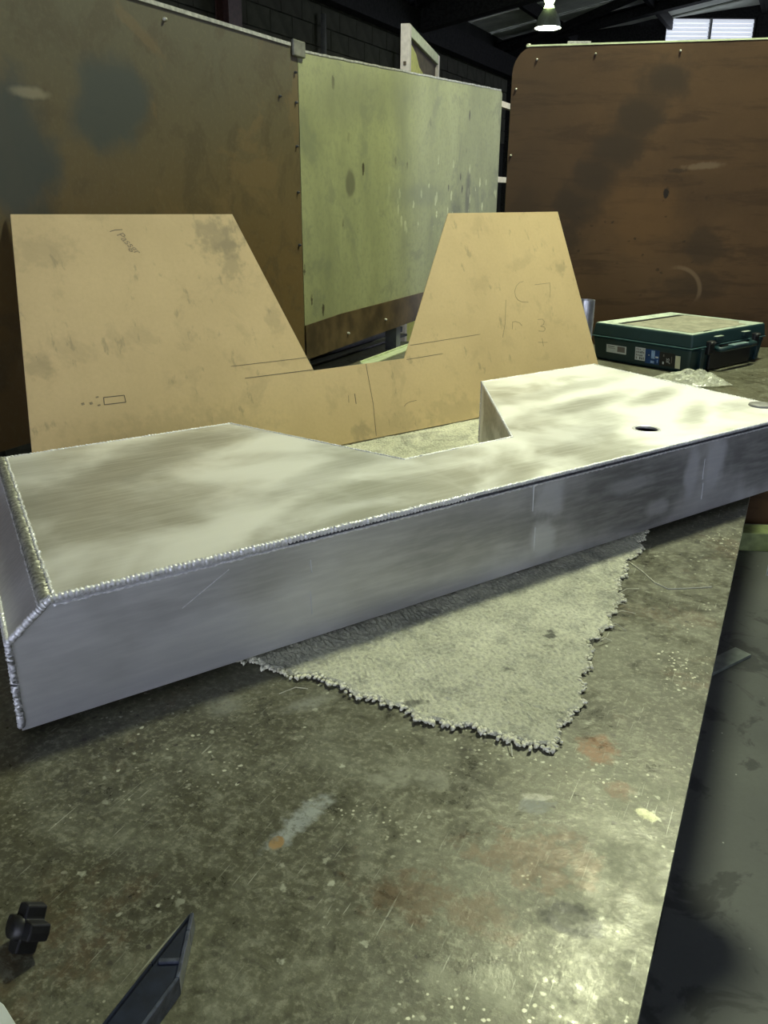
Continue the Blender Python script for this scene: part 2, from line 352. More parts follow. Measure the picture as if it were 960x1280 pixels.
def mat_carpet():
    q = Mat('grey carpet pile'); n = q.noise(5, 5, 0.65, 0.4); f = q.noise(160, 3, 0.8); m = q.noise(22, 5, 0.7)
    c = q.ramp(n, [(0.35, (0.50, 0.505, 0.395)), (0.65, (0.72, 0.72, 0.58))])
    c = q.mix(q.rng(m, 0.48, 0.64, 0, 0.55), c, (0.28, 0.285, 0.24))
    c = q.mix(q.rng(q.noise(7, 5, 0.7, 0.5, loc=(3, 3, 1)), 0.52, 0.64, 0, 0.5), c, (0.2, 0.2, 0.18))
    c = q.mix(q.rng(f, 0.55, 0.3, 0, 0.5), c, (0.22, 0.22, 0.19))
    c = q.mix(q.rng(f, 0.5, 0.75, 0, 0.6), c, (0.84, 0.84, 0.69))
    dk = q.math('ADD', q.voro(13), q.math('MULTIPLY', q.math('SUBTRACT', q.noise(50, 4), 0.5), 0.5))
    c = q.mix(q.math('MULTIPLY', q.rng(dk, 0.16, 0.07), q.rng(q.noise(4, 2, 0.5, 0, loc=(2, 2, 2)), 0.45, 0.6, 0, 0.8)), c, (0.07, 0.07, 0.07))
    return q.out(c, 0.95, 0, q.bump(f, 0.8, 0.002), Specular_IOR_Level=0.1)

def mat_toolbox():
    q = Mat('dark teal plastic'); f = q.noise(200, 3); n = q.noise(6, 4)
    c = q.mix(q.rng(n, 0.3, 0.7), (0.007, 0.026, 0.030), (0.011, 0.036, 0.040))
    return q.out(c, 0.42, 0, q.bump(f, 0.15, 0.0006))
def mat_toolbox_lid():
    q = Mat('dusty teal plastic lid'); f = q.noise(200, 3); n = q.noise(9, 5, 0.65, 0.5)
    c = q.mix(q.rng(n, 0.35, 0.65), (0.009, 0.032, 0.036), (0.013, 0.04, 0.044))
    g = q.n('ShaderNodeNewGeometry'); s = q.n('ShaderNodeSeparateXYZ'); q.put(s.inputs[0], q.n('ShaderNodeTexCoord').outputs['Normal'])
    up = q.rng(s.outputs[2], 0.8, 0.97)
    d1 = q.spot((0.0, 0.30, 0), (0.62, 0.12, 9), (0, 0, 0), 0.15, 0.2, 12, 1)
    side = q.math('MULTIPLY', up, q.rng(q.noise(14, 5, 0.7, 0.4, loc=(1, 1, 0)), 0.36, 0.5, 0.45, 1.0))
    c = q.mix(side, c, (0.40, 0.47, 0.39))
    c = q.mix(q.math('MULTIPLY', q.math('MULTIPLY', up, q.spot((0.2, 0.375, 0), (0.33, 0.045, 9), (0, 0, 0), 0.2, 0.3, 20)), q.rng(q.noise(25, 5, 0.7), 0.38, 0.5)), c, (0.62, 0.70, 0.58))
    return q.out(c, 0.5, 0, q.bump(f, 0.15, 0.0006))
def mat_lid_dust():
    q = Mat('dusty lid inset'); n = q.noise(16, 5, 0.7, 0.6); f = q.noise(90, 4, 0.7)
    c = q.ramp(n, [(0.3, (0.17, 0.17, 0.13)), (0.55, (0.30, 0.29, 0.22)), (0.8, (0.42, 0.41, 0.33))])
    c = q.mix(q.rng(f, 0.5, 0.8, 0, 0.5), c, (0.12, 0.10, 0.06))
    return q.out(c, 0.75, 0, q.bump(f, 0.3, 0.001))

def mat_block():
    q = Mat('grey concrete block'); n = q.noise(6, 5, 0.6); f = q.noise(70, 4, 0.7)
    oi = q.n('ShaderNodeObjectInfo')
    c = q.mix(q.rng(n, 0.3, 0.7), (0.05, 0.053, 0.038), (0.075, 0.077, 0.056))
    c = q.mix(q.math('MULTIPLY', oi.outputs['Random'], 0.4), c, (0.055, 0.052, 0.042))
    return q.out(c, 0.85, 0, q.bump(f, 0.4, 0.002), Specular_IOR_Level=0.08)

M_floor = mat_floor(); M_bench = mat_bench()
M_top = mat_alu('sanded aluminium top', True); M_side = mat_alu('sanded aluminium side', False); M_weld = mat_weld()
M_board = mat_board(); M_bl = mat_brown_left(); M_bl2 = simple('bare brown steel', (0.085, 0.058, 0.028), 0.5, 0.2, 0.45, 12); M_gr = mat_green(); M_br = mat_brown_right(); M_carpet = mat_carpet()
M_box = mat_toolbox(); M_lid = mat_toolbox_lid(); M_dust = mat_lid_dust(); M_block = mat_block()
M_mortar = simple('mortar', (0.045, 0.048, 0.036), 0.9, spec=0.06)
M_dark = simple('dark painted steel', (0.018, 0.018, 0.017), 0.6, 0.0, 0.4, spec=0.06)
M_darksteel = simple('dark mill steel', (0.05, 0.052, 0.05), 0.5, 0.5, 0.3)
M_roof = simple("grey roof sheet", (0.55, 0.58, 0.48), 0.6, 0.1, 0.2, 3)
M_clad = simple('grey wall sheet', (0.022, 0.023, 0.02), 0.7, 0.0, 0.2, 3, spec=0.06)
M_edge = simple('bare steel edge', (0.42, 0.42, 0.35), 0.45, 0.5, 0.3, 60)
M_paint_white = simple('off white paint', (0.72, 0.66, 0.62), 0.55, 0, 0.1)
M_yellow = simple('yellow board', (0.62, 0.62, 0.14), 0.6, 0, 0.12)
M_brownpaper = simple('brown board', (0.10, 0.075, 0.05), 0.8, 0, 0.3)
M_alu = simple('mill aluminium', (0.62, 0.64, 0.70), 0.35, 0.8, 0.12, 50)
M_palegreen = simple('pale green paint', (0.46, 0.52, 0.33), 0.5, 0, 0.15)
M_beam = simple('green painted steel', (0.22, 0.27, 0.115), 0.55, 0, 0.2)
M_graphite = simple('pencil line', (0.10, 0.085, 0.06), 0.7, 0, 0.3, 200)
M_pencil_soft = simple('faint pencil line', (0.30, 0.24, 0.14), 0.7, 0, 0.25, 200)
M_black = simple('black plastic', (0.010, 0.010, 0.011), 0.45, 0, 0.3, 80)
M_navy = simple('navy painted casting', (0.012, 0.017, 0.035), 0.38, 0, 0.3, 60, 0.25)
M_navy2 = simple('scuffed navy edge', (0.06, 0.07, 0.10), 0.4, 0, 0.4, 150, 0.3)
M_tuft = simple('carpet loop yarn', (0.80, 0.79, 0.64), 0.95, 0, 0.25, 200, 0.4)
M_thread = simple('pale yarn', (0.66, 0.66, 0.52), 0.9, 0, 0.2)
M_paper = simple('white label', (0.62, 0.66, 0.64), 0.6, 0, 0.06)
M_ink = simple('black label print', (0.012, 0.012, 0.014), 0.5, 0, 0.2)
M_blue = simple('blue label', (0.01, 0.055, 0.20), 0.45, 0, 0.3)
M_ltblue = simple('light blue label print', (0.30, 0.45, 0.70), 0.5, 0, 0.2)
M_cream = simple('cream label', (0.68, 0.68, 0.46), 0.55, 0, 0.08)
M_greylabel = simple('grey label print', (0.19, 0.17, 0.15), 0.6, 0, 0.2)

# ------------------------------------------------------------------ setting
struct(MB().box(-9, 16, -6, 22, -0.15, 0).build('floor', M_floor))

# left block wall: a backing wall with individual blocks where it shows above the screens
wl = thing('wall_left', '', '', W(-5, 0), SHED)
for k in ('label', 'category'): del wl[k]
struct(wl)
MB().box(-0.25, -0.015, -6, 16.5, 0, 3.95).build('wall_core', M_mortar, wl)
MB().box(-0.02, 0.0, -6, 5.95, 0, 3.95).box(-0.02, 0.0, 5.95, 16.5, 0, 2.395).box(-0.02, 0, 5.95, 16.5, 3.605, 3.95).build('wall_render', M_clad, wl)
blk0 = None
for r in range(6):
    for i in range(24):
        y = 6.0 + i * 0.4 + (0.2 if r % 2 else 0)
        if blk0 is None:
            blk0 = MB().box(-0.03, 0.006, -0.196, 0.196, -0.096, 0.096).build('block', M_block, wl, bevel=0.004, seg=1); o = blk0
        else:
            o = twin(blk0, wl)
        o.location = (random.uniform(-0.003, 0.003), y + 0.2, 2.5 + r * 0.2)
# eave beam and wall columns
struct(MB().bar(W(-4.86, -5, 3.55), W(-4.86, 16.2, 3.55), 0.14, 0.30).build('trim_1', M_dark))
for i, a in enumerate((6.95, 10.95)):
    m = MB(); m.box(-0.10, 0.10, -0.07, -0.055, 0, 3.9).box(-0.10, 0.10, 0.055, 0.07, 0, 3.9).box(-0.006, 0.006, -0.055, 0.055, 0, 3.9)
    o = m.build('trim_%d' % (2 + i), simple('red oxide column' if i == 0 else 'black column', (0.05, 0.022, 0.016) if i == 0 else (0.012, 0.012, 0.012), 0.6)); o.location = W(-4.88, a); o.rotation_euler.z = SHED + math.pi / 2; struct(o)

# ceiling: sloped roof sheets, purlins, portal rafters and wind braces
SL = math.tan(math.radians(9))
def roof_z(b): return 3.95 + (b + 5) * SL
ce = bpy.data.objects.new('ceiling', None); COL.objects.link(ce); struct(ce); ce.rotation_euler.z = SHED
def roofpoly(b0, b1, a0, a1, z0, t, n):
    m = MB()
    nseg = n
    for i in range(nseg):   # trapezoidal ribs running down the slope
        ya = a0 + (a1 - a0) * i / nseg; yb = a0 + (a1 - a0) * (i + 1) / nseg; h = 0.03 if i % 4 == 0 else 0.0
        z = lambda b, e: z0 + (b + 5) * SL + e
        m.box(0, 1, ya, yb, 0, 1)
        for v, (bb, yy, ee) in zip(list(m.b.verts)[-8:], [(b, y, e) for e in (h, h + t) for y in (ya, yb) for b in (b0, b1)]): v.co = (bb, yy, z(bb, ee))
    return m
roofpoly(-5.1, 10, -6, 17, 3.95, 0.02, 92).build('roof_sheet', M_roof, ce)
for b in (-4.0, -2.6, -1.2, 0.2, 1.6, 3.0, 4.4, 5.8, 7.2):
    MB().bar((b, -6, roof_z(b) - 0.08), (b, 16.8, roof_z(b) - 0.08), 0.07, 0.16).build('purlin', M_dark, ce)
for a in (-5, 0.5, 6.0, 10.95, 14.6):
    m = MB(); D = 0.12 if a > 14 else 0.30
    for dz, wd, ht in ((-0.19, 0.18, 0.02), (-0.20 - D / 2, 0.015, D), (-0.21 - D, 0.18, 0.02)):
        if a > 14: dz += 0.12
        m.bar((-5, a, roof_z(-5) + dz), (10, a, roof_z(10) + dz), wd, ht)
    m.build('rafter', M_dark, ce)
for (b0, a0, b1, a1) in ((-4.8, 6, 1, 10.9), (-4.8, 10.9, 1, 6), (-4.8, 10.95, 1.2, 14.6), (-4.8, 14.6, 1.2, 10.95), (1.2, 10.95, 7, 14.6), (1.2, 14.6, 7, 10.95)):
    MB().bar((b0, a0, roof_z(b0) - 0.22), (b1, a1, roof_z(b1) - 0.22), 0.09, 0.09).build('wind_brace', M_dark, ce)

# back wall with a louvred window
wb = bpy.data.objects.new('wall_back', None); COL.objects.link(wb); struct(wb); wb.location = (0, 15.8, 0)
WX0, WX1, WZ0, WZ1 = 4.62, 6.14, 3.30, 4.37
m = MB(); m.box(-2.5, WX0, 0, 0.15, 0, 7).box(WX1, 14, 0, 0.15, 0, 7).box(WX0, WX1, 0, 0.15, 0, WZ0).box(WX0, WX1, 0, 0.15, WZ1, 7)
m.build('wall_sheet', M_dark, wb)
MB().bar((-2.4, -0.3, 4.45), (13, -0.3, 5.15), 0.15, 0.3).build('gable_beam', M_dark, wb)
wi = bpy.data.objects.new('window_1', None); COL.objects.link(wi); struct(wi); wi.location = (WX0, 15.8, WZ0)
M_sky = emitter('daylit translucent louvre', (0.80, 0.87, 1.0), 0.72)
M_gap = emitter('daylit louvre edge', (0.62, 0.67, 0.78), 0.45)
ww, wh = WX1 - WX0, WZ1 - WZ0
m = MB(); m.box(0, 0.03, 0.01, 0.1, 0, wh).box(ww - 0.03, ww, 0.01, 0.1, 0, wh).box(0.03, ww - 0.03, 0.01, 0.1, 0, 0.03).box(0.03, ww - 0.03, 0.01, 0.1, wh - 0.03, wh)
m.build('window_frame', M_dark, wi)
MB().box(ww / 2 - 0.015, ww / 2 + 0.015, -0.01, 0.09, 0.03, wh - 0.03).build('mullion', simple('grey mullion', (0.16, 0.17, 0.17), 0.6), wi)
lv = None
NL = 16
for sx in (0, 1):
    for k in range(NL):
        if lv is None:
            lv = MB().box(0, ww / 2 - 0.05, -0.004, 0.004, 0, (wh - 0.06) / NL * 0.84).build('louvre_blade', M_sky, wi); o = lv
        else: o = twin(lv, wi)
        o.location = (0.035 + sx * (ww / 2 - 0.02), 0.05, 0.03 + k * (wh - 0.06) / NL); o.rotation_euler.x = -0.18
MB().box(0.03, ww - 0.03, 0.085, 0.095, 0.03, wh - 0.03).build('window_pane', M_gap, wi)

# wall on the right and wall behind the camera with the roller door opening
o = MB().box(9.8, 10, -6, 17, 0, 6.6).build('wall_right', M_clad); o.rotation_euler.z = SHED; struct(o)
m = MB(); m.box(-5.1, -1.6, -6.1, -5.9, 0, 6.6).box(3.8, 10, -6.1, -5.9, 0, 6.6).box(-1.6, 3.8, -6.1, -5.9, 4.2, 6.6)
o = m.build('wall_front', M_clad); o.rotation_euler.z = SHED; struct(o)
pd = bpy.data.lights.new('door_portal', 'AREA'); pd.shape = 'RECTANGLE'; pd.size = 5.4; pd.size_y = 4.2; pd.cycles.is_portal = True
po = bpy.data.objects.new('door_portal', pd); COL.objects.link(po); po.location = W(1.1, -5.95, 2.1); po.rotation_euler = (math.pi / 2, 0, SHED + math.pi)

# high bay lamps
M_lens = emitter('lit lamp lens', LAMP_COL, LAMP_L)
M_cap = emitter('glowing lamp neck', (0.8, 1.0, 0.45), 22)
M_shade = simple('lamp reflector', (0.35, 0.38, 0.30), 0.4, 0.6, 0.1)
lamp0 = thing('high_bay_lamp', 'lit bell-shaped high bay lamp hanging from the dark roof above the brown screen', 'lamp', (1.690, 10.0, 3.185), 0, 'high bay lamps down the shed')
MB().lathe([(0.19, 0.0), (0.185, 0.03), (0.15, 0.14), (0.09, 0.23), (0.07, 0.26), (0.065, 0.26), (0.085, 0.225), (0.145, 0.135), (0.178, 0.03), (0.19, 0.0)], 32).build('reflector', M_shade, lamp0, smooth=True)
MB().lathe([(0.0, 0.012), (0.12, 0.010), (0.176, 0.02)], 32).build('lens', M_lens, lamp0, smooth=True, recalc=False)
MB().lathe([(0.0, 0.30), (0.06, 0.29), (0.075, 0.262), (0.07, 0.26)], 20).lathe([(0.05, 0.30), (0.085, 0.38), (0.085, 0.44), (0.0, 0.47)], 20).build('gear_housing', M_cap, lamp0, smooth=True)
lamp0.scale = (0.72, 0.72, 0.72)
MB().tube([(0, 0, 0.46), (0, 0, 1.25)], 0.012, 8).build('hanger', M_dark, lamp0)
for p, lab in (((1.24, 2.98, 3.9), 'lit high bay lamp out of view above the green tool case'),):
    t = thing('high_bay_lamp', lab, 'lamp', p, 0, 'high bay lamps down the shed')
    for c in lamp0.children: twin(c, t)

# ------------------------------------------------------------------ workbench (shed axes)
bench = thing('workbench', 'large steel plate workbench, scratched olive grey top with weld spatter and rust stains', 'workbench', (0, 0, 0), SHED)
def toAB(x, y): v = Vector((x, y, 0)); return (v.dot(BX), v.dot(AX))
farR = toAB(1.655, 3.60); farL = toAB(-0.09, 3.69)
farR = (-0.021, farR[1])
top = [(-1.70, -0.35), (-0.021, -0.35), farR, farL]
MB().prism(top, BZ - 0.016, BZ).build('bench_top', M_bench, bench)
m = MB(); m.bar((-0.06, -0.30, BZ - 0.07), (-0.06, farR[1] - 0.08, BZ - 0.07), 0.05, 0.10).bar((-1.64, -0.30, BZ - 0.07), (-1.64, farL[1] - 0.1, BZ - 0.07), 0.05, 0.10)
for a in (-0.28, 1.5, 3.1): m.bar((-1.615, a, BZ - 0.07), (-0.085, a, BZ - 0.07), 0.05, 0.10)
m.build('frame', M_dark, bench)
lg = None
for b in (-0.09, -1.61):
    for a in (-0.25, 1.5, 3.08):
        if lg is None: lg = MB().box(-0.04, 0.04, -0.04, 0.04, 0, BZ - 0.12).box(-0.07, 0.07, -0.07, 0.07, 0, 0.012).build('leg', M_dark, bench); o = lg
        else: o = twin(lg, bench)
        o.location = (b - (0.03 if b > -1 else -0.03), a, 0)

# ------------------------------------------------------------------ welding screens along the far side of the bench
def bolt_mesh(name, mat, parent, r=0.012, axis='x'):
    M = Matrix.Rotation(math.pi / 2, 4, 'Y') if axis == 'x' else Matrix.Rotation(math.pi / 2, 4, 'X')
    return MB().lathe([(r, 0), (r, 0.004), (r * 0.6, 0.008), (0.0, 0.009)], 10, M).build(name, mat, parent, smooth=True)

SB = -1.435
SCREENS = 'welding screens around the bench'
YZ = Matrix(((0, 0, 1, 0), (1, 0, 0, 0), (0, 1, 0, 0), (0, 0, 0, 1)))      # prism drawn in (y, z), thickness along x
sl = thing('welding_screen', 'rust brown steel welding screen with two dark blue-grey blotches, behind the bench at left', 'screen', W(SB, 1.047, BZ), SHED, SCREENS)
sl.location.z = BZ + 0.0005
Z = lambda z: z - BZ
L0, L1 = -1.2, 1.331
o = MB().box(-0.012, 0.0, L0, L1, 0.985, 1.895).build('sheet', M_bl, sl); o.location.z = -BZ
MB().box(-0.016, 0.004, L0, L1 - 0.04, Z(1.895), Z(1.904)).build('edge_trim', M_edge, sl)
for a in (L0 + 0.05, 0.1, L1 - 0.12): MB().box(-0.062, -0.0125, a - 0.025, a + 0.025, 0, Z(1.88)).build('post', M_darksteel, sl)
b0 = None
for a, z in ((0.735, 1.872), (1.226, 1.758), (1.315, 1.75), (1.315, 1.83), (1.312, 1.63), (1.312, 1.5), (1.312, 1.345)):
    if b0 is None: b0 = bolt_mesh('bolt', M_edge, sl, 0.005); o = b0
    elif z == 1.758: b0 = bolt_mesh('bolt', M_darksteel, sl, 0.004); o = b0
    else: o = twin(b0, sl)
    o.location = (0, a, Z(z))

sg = thing('welding_screen', 'pale green painted steel welding screen with chipped paint and a bare brown lower strip', 'screen', W(SB, 2.382, BZ), SHED, SCREENS)
sg.location.z = BZ + 0.0005
G1 = 1.90
m = MB(); m.prism([(0.0, 1.06), (G1, 1.06), (G1, 1.962), (G1 - 0.02, 1.98), (0.0, 1.892)], -0.012, 0.0, YZ)
o = m.build('sheet', M_gr, sg); o.location.z = -BZ
m = MB()
for i in range(46):
    a = i / 46 * (G1 - 0.02); z = Z(1.892) + (1.98 - 1.892) * a / (G1 - 0.02)
    m.bar((-0.006, a, z - random.uniform(0.001, 0.003)), (-0.006, a + G1 / 47, z + 0.0019 - random.uniform(0.001, 0.003)), 0.015, 0.006)
o = m.build('edge_trim', M_edge, sg); o['kind'] = 'stuff'
MB().prism([(0.0, Z(0.980)), (G1, Z(1.030)), (G1, Z(1.124)), (0.6, Z(1.108)), (0.25, Z(1.104)), (0.0, Z(1.092))], 0.0005, 0.004, YZ).build('kick_strip', M_bl2, sg)
M_post = simple('grey steel post', (0.13, 0.14, 0.15), 0.5, 0.3, 0.15)
for a in (0.01, 0.74, G1 - 0.08): MB().box(-0.062, -0.0125, a, a + 0.04, 0, Z(1.86)).build('post', M_post, sg)
for z in (1.927, 1.581):
    MB().box(-0.045, -0.02, G1 - 0.1, G1 + 0.36, Z(z) - 0.013, Z(z) + 0.013).build('bracket', M_paint_white, sg)
b1 = None
for a, z in ((0.29, 1.03), (0.60, 1.042), (0.93, 1.045)):
    if b1 is None: b1 = bolt_mesh('bolt', M_edge, sg, 0.005); o = b1
    else: o = twin(b1, sg)
    o.location = (0.004, a, Z(z))
o = MB().box(0.0005, 0.010, -0.036, 0.030, Z(1.872), Z(1.915)).build('joining_clip', simple('dull clip steel', (0.17, 0.17, 0.135), 0.5, 0.3, 0.3), sg, bevel=0.003); o['label'] = 'bent steel clip over the joint'

# dark lengths of steel lying at the foot of the screens
for i, (b, a0, a1, z, h, lab) in enumerate(((-1.655, 2.3, 3.60, 0.0, 0.026, 'dark steel bar lying against the foot of the green screen'), (-1.585, 2.45, 3.50, 0.0, 0.010, 'thin dark steel bar lying next to the thicker one behind the board'))):
    o = MB().box(-0.018, 0.018, 0, a1 - a0, 0, h).build('steel_bar', M_darksteel, bevel=0.002, seg=1)
    o.location = W(b, a0, BZ + 0.0005); o.rotation_euler.z = SHED; tag(o, lab, 'bar')
o = MB().box(0, 0.042, 0, 0.52, 0, 0.006).box(0, 0.005, 0, 0.52, 0.006, 0.014).build('steel_angle', M_palegreen, bevel=0.001, seg=1)
o.location = W(-1.435, 2.77, BZ + 0.0005); o.rotation_euler.z = SHED + 0.02; tag(o, 'pale green steel angle lying on the bench behind the notch of the board', 'angle bar')

# brown screen across the far end of the bench
sb = thing('welding_screen', 'dark brown scorched screen with a rounded corner and pale top edge, behind the tool case', 'screen', (0.50, 3.725, 0), math.atan(-0.05), SCREENS)
Mx = Matrix(((1, 0, 0, 0), (0, 0, 1, 0), (0, 1, 0, 0), (0, 0, 0, 1)))
zt = lambda x: 2.05 + 0.026 * x
prof = [(0.0, 0.06), (1.75, 0.06), (1.75, zt(1.75))]
for k in range(7):
    t = math.pi / 2 * k / 6; prof.append((0.085 - 0.085 * math.sin(t), zt(0.08) - 0.10 + 0.10 * math.cos(t)))
MB().prism(prof, 0.0, 0.018, Mx).build('sheet', M_br, sb)
MB().bar((0.05, 0.009, zt(0.05) + 0.002), (1.75, 0.009, zt(1.75) + 0.002), 0.022, 0.006).build('edge_trim', M_palegreen, sb)
o = MB().box(0.21, 0.30, -0.002, 0.02, zt(0.25) + 0.004, zt(0.25) + 0.013).build('clip', M_edge, sb)
b2 = None
for x, z in ((0.094, 2.005), (0.322, 2.025), (0.65, 2.035), (0.018, 1.90), (0.012, 1.655), (1.15, 0.13), (1.13, 0.2)):
    if b2 is None: b2 = bolt_mesh('screw', M_edge, sb, 0.0045, 'y'); o = b2
    else: o = twin(b2, sb)
    o.location = (x, 0.0, z); o.rotation_euler.x = 0
for x in (0.02, 1.55): MB().box(x, x + 0.04, 0.019, 0.06, 0, 2.0).build('post', M_dark, sb)
m = MB(); m.lathe([(0.009, -0.004), (0.010, 0.003), (0.006, 0.009), (0, 0.010)], 10, Matrix.Translation((0.06, 0.008, zt(0.05) + 0.002))); m.build('corner_knob', M_edge, sb, smooth=True)
# green beam on the floor at the foot of the brown screen
o = MB().box(0, 0.62, 0, 0.115, 0.0, 0.088).build('floor_beam', M_beam, bevel=0.004)
o.location = (1.20, 3.50, 0.0005); o.rotation_euler.z = -0.06; tag(o, 'green painted steel beam on the floor under the brown screen', 'beam')

# framed yellow board standing behind the green screen
P0 = Vector(W(-2.2, 4.86)); P1 = Vector(W(-2.48, 5.99)); fa = math.atan2((P1 - P0).y, (P1 - P0).x); FW = (P1 - P0).length
fb = thing('framed_board', 'white wooden frame around a yellow board, standing behind the green screen', 'framed board', P0, fa)
MB().box(0, 0.06, -0.008, 0.045, 0, 2.41).build('stile', M_paint_white, fb, bevel=0.003)
MB().box(FW - 0.06, FW, -0.008, 0.045, 0, 2.41).build('stile', M_paint_white, fb, bevel=0.003)
MB().box(0.06, FW - 0.06, -0.008, 0.045, 2.35, 2.41).build('top_rail', M_palegreen, fb, bevel=0.003)
MB().box(0.06, FW - 0.06, 0.012, 0.02, 0.05, 2.35).build('backing', M_brownpaper, fb)
MB().prism([(0.061, 0.1), (FW - 0.3, 0.1), (FW - 0.3, 2.1), (0.75, 2.15), (0.65, 2.22), (0.42, 2.245), (0.30, 2.30), (0.061, 2.335)], 0.006, 0.0115, Matrix(((1, 0, 0, 0), (0, 0, 1, 0), (0, 1, 0, 0), (0, 0, 0, 1)))).build('yellow_panel', M_yellow, fb)
MB().box(-0.004, 0.0, 0.01, 0.026, 2.20, 2.22).build('hinge_screw', M_brownpaper, fb)

# conduits on the block wall
M_pipe = simple('grey conduit', (0.16, 0.165, 0.15), 0.5, 0.2, 0.1)
o = MB().tube([(0, 0, 0), (0, 0, 3.3)], 0.03, 10).build('conduit', M_pipe, smooth=True); o.location = W(-4.93, 8.72, 0.001); tag(o, 'pale vertical conduit on the block wall, above the joint of the two screens', 'pipe')
o = MB().tube([(0, 0, 0), (0, 0, 3.3)], 0.04, 10).build('conduit', M_pipe, smooth=True); o.location = W(-4.80, 10.72, 0.001); tag(o, 'vertical grey conduit beside the white framed board', 'pipe')

# ------------------------------------------------------------------ carpet offcut
CR = math.atan2(0.9147, 0.4041)
carpet = thing('carpet_offcut', 'grubby grey carpet offcut with frayed looped edges lying under the aluminium tank', 'carpet', (0.1895, 0.7746, BZ), CR)
CXL, CYL, SH = 1.50, 0.90, 0.07
def cedge(t, k): return 0.006 * math.sin(t * 23 + k) + 0.004 * math.sin(t * 61 + 2 * k) + 0.003 * math.sin(t * 140 + k)
rnd = random.Random(3)
m = MB(); nx, ny = 330, 200; grid = []
for j in range(ny + 1):
    row = []
    for i in range(nx + 1):
        fx, fy = i / nx, j / ny
        x = fx * CXL; y = fy * CYL
        x += cedge(fy * CYL, 1) * (1 - fx) * (1 if fx < 0.05 else 0); y += cedge(fx * CXL, 2) * (1 if fy < 0.03 else 0)
        edge = min(fx * CXL, fy * CYL)
        z = 0.0052 * min(1, 0.35 + edge / 0.006) + 0.0008 * math.sin(x * 37) * math.sin(y * 29) + rnd.uniform(0, 0.0022)
        row.append(m.b.verts.new((x + SH * y + rnd.uniform(-.001, .001), y + rnd.uniform(-.001, .001), z)))
    grid.append(row)
for j in range(ny):
    for i in range(nx): m.b.faces.new((grid[j][i], grid[j][i + 1], grid[j + 1][i + 1], grid[j + 1][i]))
pile = m.build('pile', M_carpet, carpet, recalc=False); pile['kind'] = 'stuff'
m = MB(); m.prism([(0.006, 0.006), (CXL - 0.004, 0.006), (CXL - 0.004 + SH * CYL, CYL - 0.004), (0.006 + SH * CYL, CYL - 0.004)], 0.0, 0.003); m.build('backing', simple('carpet backing', (0.07, 0.07, 0.06), 0.9), carpet)
m = MB()
def tuft(x, y, z, r, sx, ang):
    M = Matrix.Translation((x, y, z)) @ Matrix.Rotation(ang, 4, 'Z') @ Matrix.Rotation(rnd.uniform(-.5, .5), 4, 'Y') @ Matrix.Diagonal((r * sx, r, r * 0.8, 1))
    bmesh.ops.create_icosphere(m.b, subdivisions=1, radius=1.0, matrix=M)
for k in range(620):      # the cut edge facing the bench's left (long loops)
    t = rnd.random(); y = t * CYL
    tuft(SH * y + cedge(y, 1) + rnd.uniform(-0.006, 0.007), y + rnd.uniform(-.003, .003), rnd.uniform(0.003, 0.0052), rnd.uniform(0.0019, 0.0030), rnd.uniform(1.0, 2.3), rnd.uniform(-.6, .6))
for k in range(700):
    t = rnd.random() ; x = t * CXL
    tuft(x, cedge(x, 2) + rnd.uniform(-0.004, 0.006), rnd.uniform(0.003, 0.0055), rnd.uniform(0.0016, 0.0026), rnd.uniform(1.0, 1.9), math.pi / 2 + rnd.uniform(-.8, .8))
fr = m.build('frayed_edge', M_tuft, carpet, smooth=True); fr['kind'] = 'stuff'; fr['label'] = 'pale looped yarn ends along the cut edges'
m = MB()
for (x, y, dx, dy) in ((0.36, 0.0, 0.03, -0.035), (0.38, 0.0, 0.035, -0.02), (0.33, 0.0, 0.0, -0.03), (0.43, 0.003, 0.05, -0.03), (0.27, 0.0, 0.02, -0.016), (0.0, 0.05, -0.02, -0.01), (0.0, 0.31, -0.02, 0.03), (0.02, 0.55, -0.02, 0.0)):
    m.tube([(x, y, 0.005), (x + dx * 0.5 + 0.003, y + dy * 0.45, 0.0075), (x + dx, y + dy, 0.0012)], 0.0005, 4)
o = m.build('loose_fibres', M_thread, carpet); o['kind'] = 'stuff'
# loose threads on the bench
def thread(pts, lab):
    P = [Vector(p) for p in pts]; c = P[0].copy()
    o = MB().tube([p - c for p in P], 0.0009, 5).build('loose_thread', M_thread); o.location = c; tag(o, lab, 'thread')
thread([(0.4215, 1.310, BZ + .001), (0.433, 1.270, BZ + .001), (0.441, 1.225, BZ + .001), (0.455, 1.203, BZ + .001), (0.480, 1.205, BZ + .001), (0.505, 1.208, BZ + .001), (0.528, 1.212, BZ + .001)], 'long bent pale thread lying on the bench right of the carpet')

# ------------------------------------------------------------------ aluminium tank
TA = math.radians(35.24); TZ = BZ + 0.0108; TH = 0.155
tank = thing('fuel_tank', 'long U-shaped welded aluminium tank with sanded top, lying on the carpet', 'tank', (-0.3696, 0.8282, TZ), TA)
O = [(0, 0), (1.583, 0), (1.565, 0.31), (1.590, 0.628), (1.1806, 0.618), (0.8905, 0.2057), (0.6371, 0.203), (0.4967, 0.5894), (0.0776, 0.5898)]
O = [(0, 0), (1.545, 0), (1.566, 0.31), (1.590, 0.628), (1.1806, 0.620), (0.8905, 0.2057), (0.6371, 0.203), (0.4967, 0.5894), (0.0776, 0.5898)]
CH = 0.050; ZC = 0.1135
low = list(O); low[0] = (-CH, 0); low[-1] = (0.0776 - CH, 0.5898)
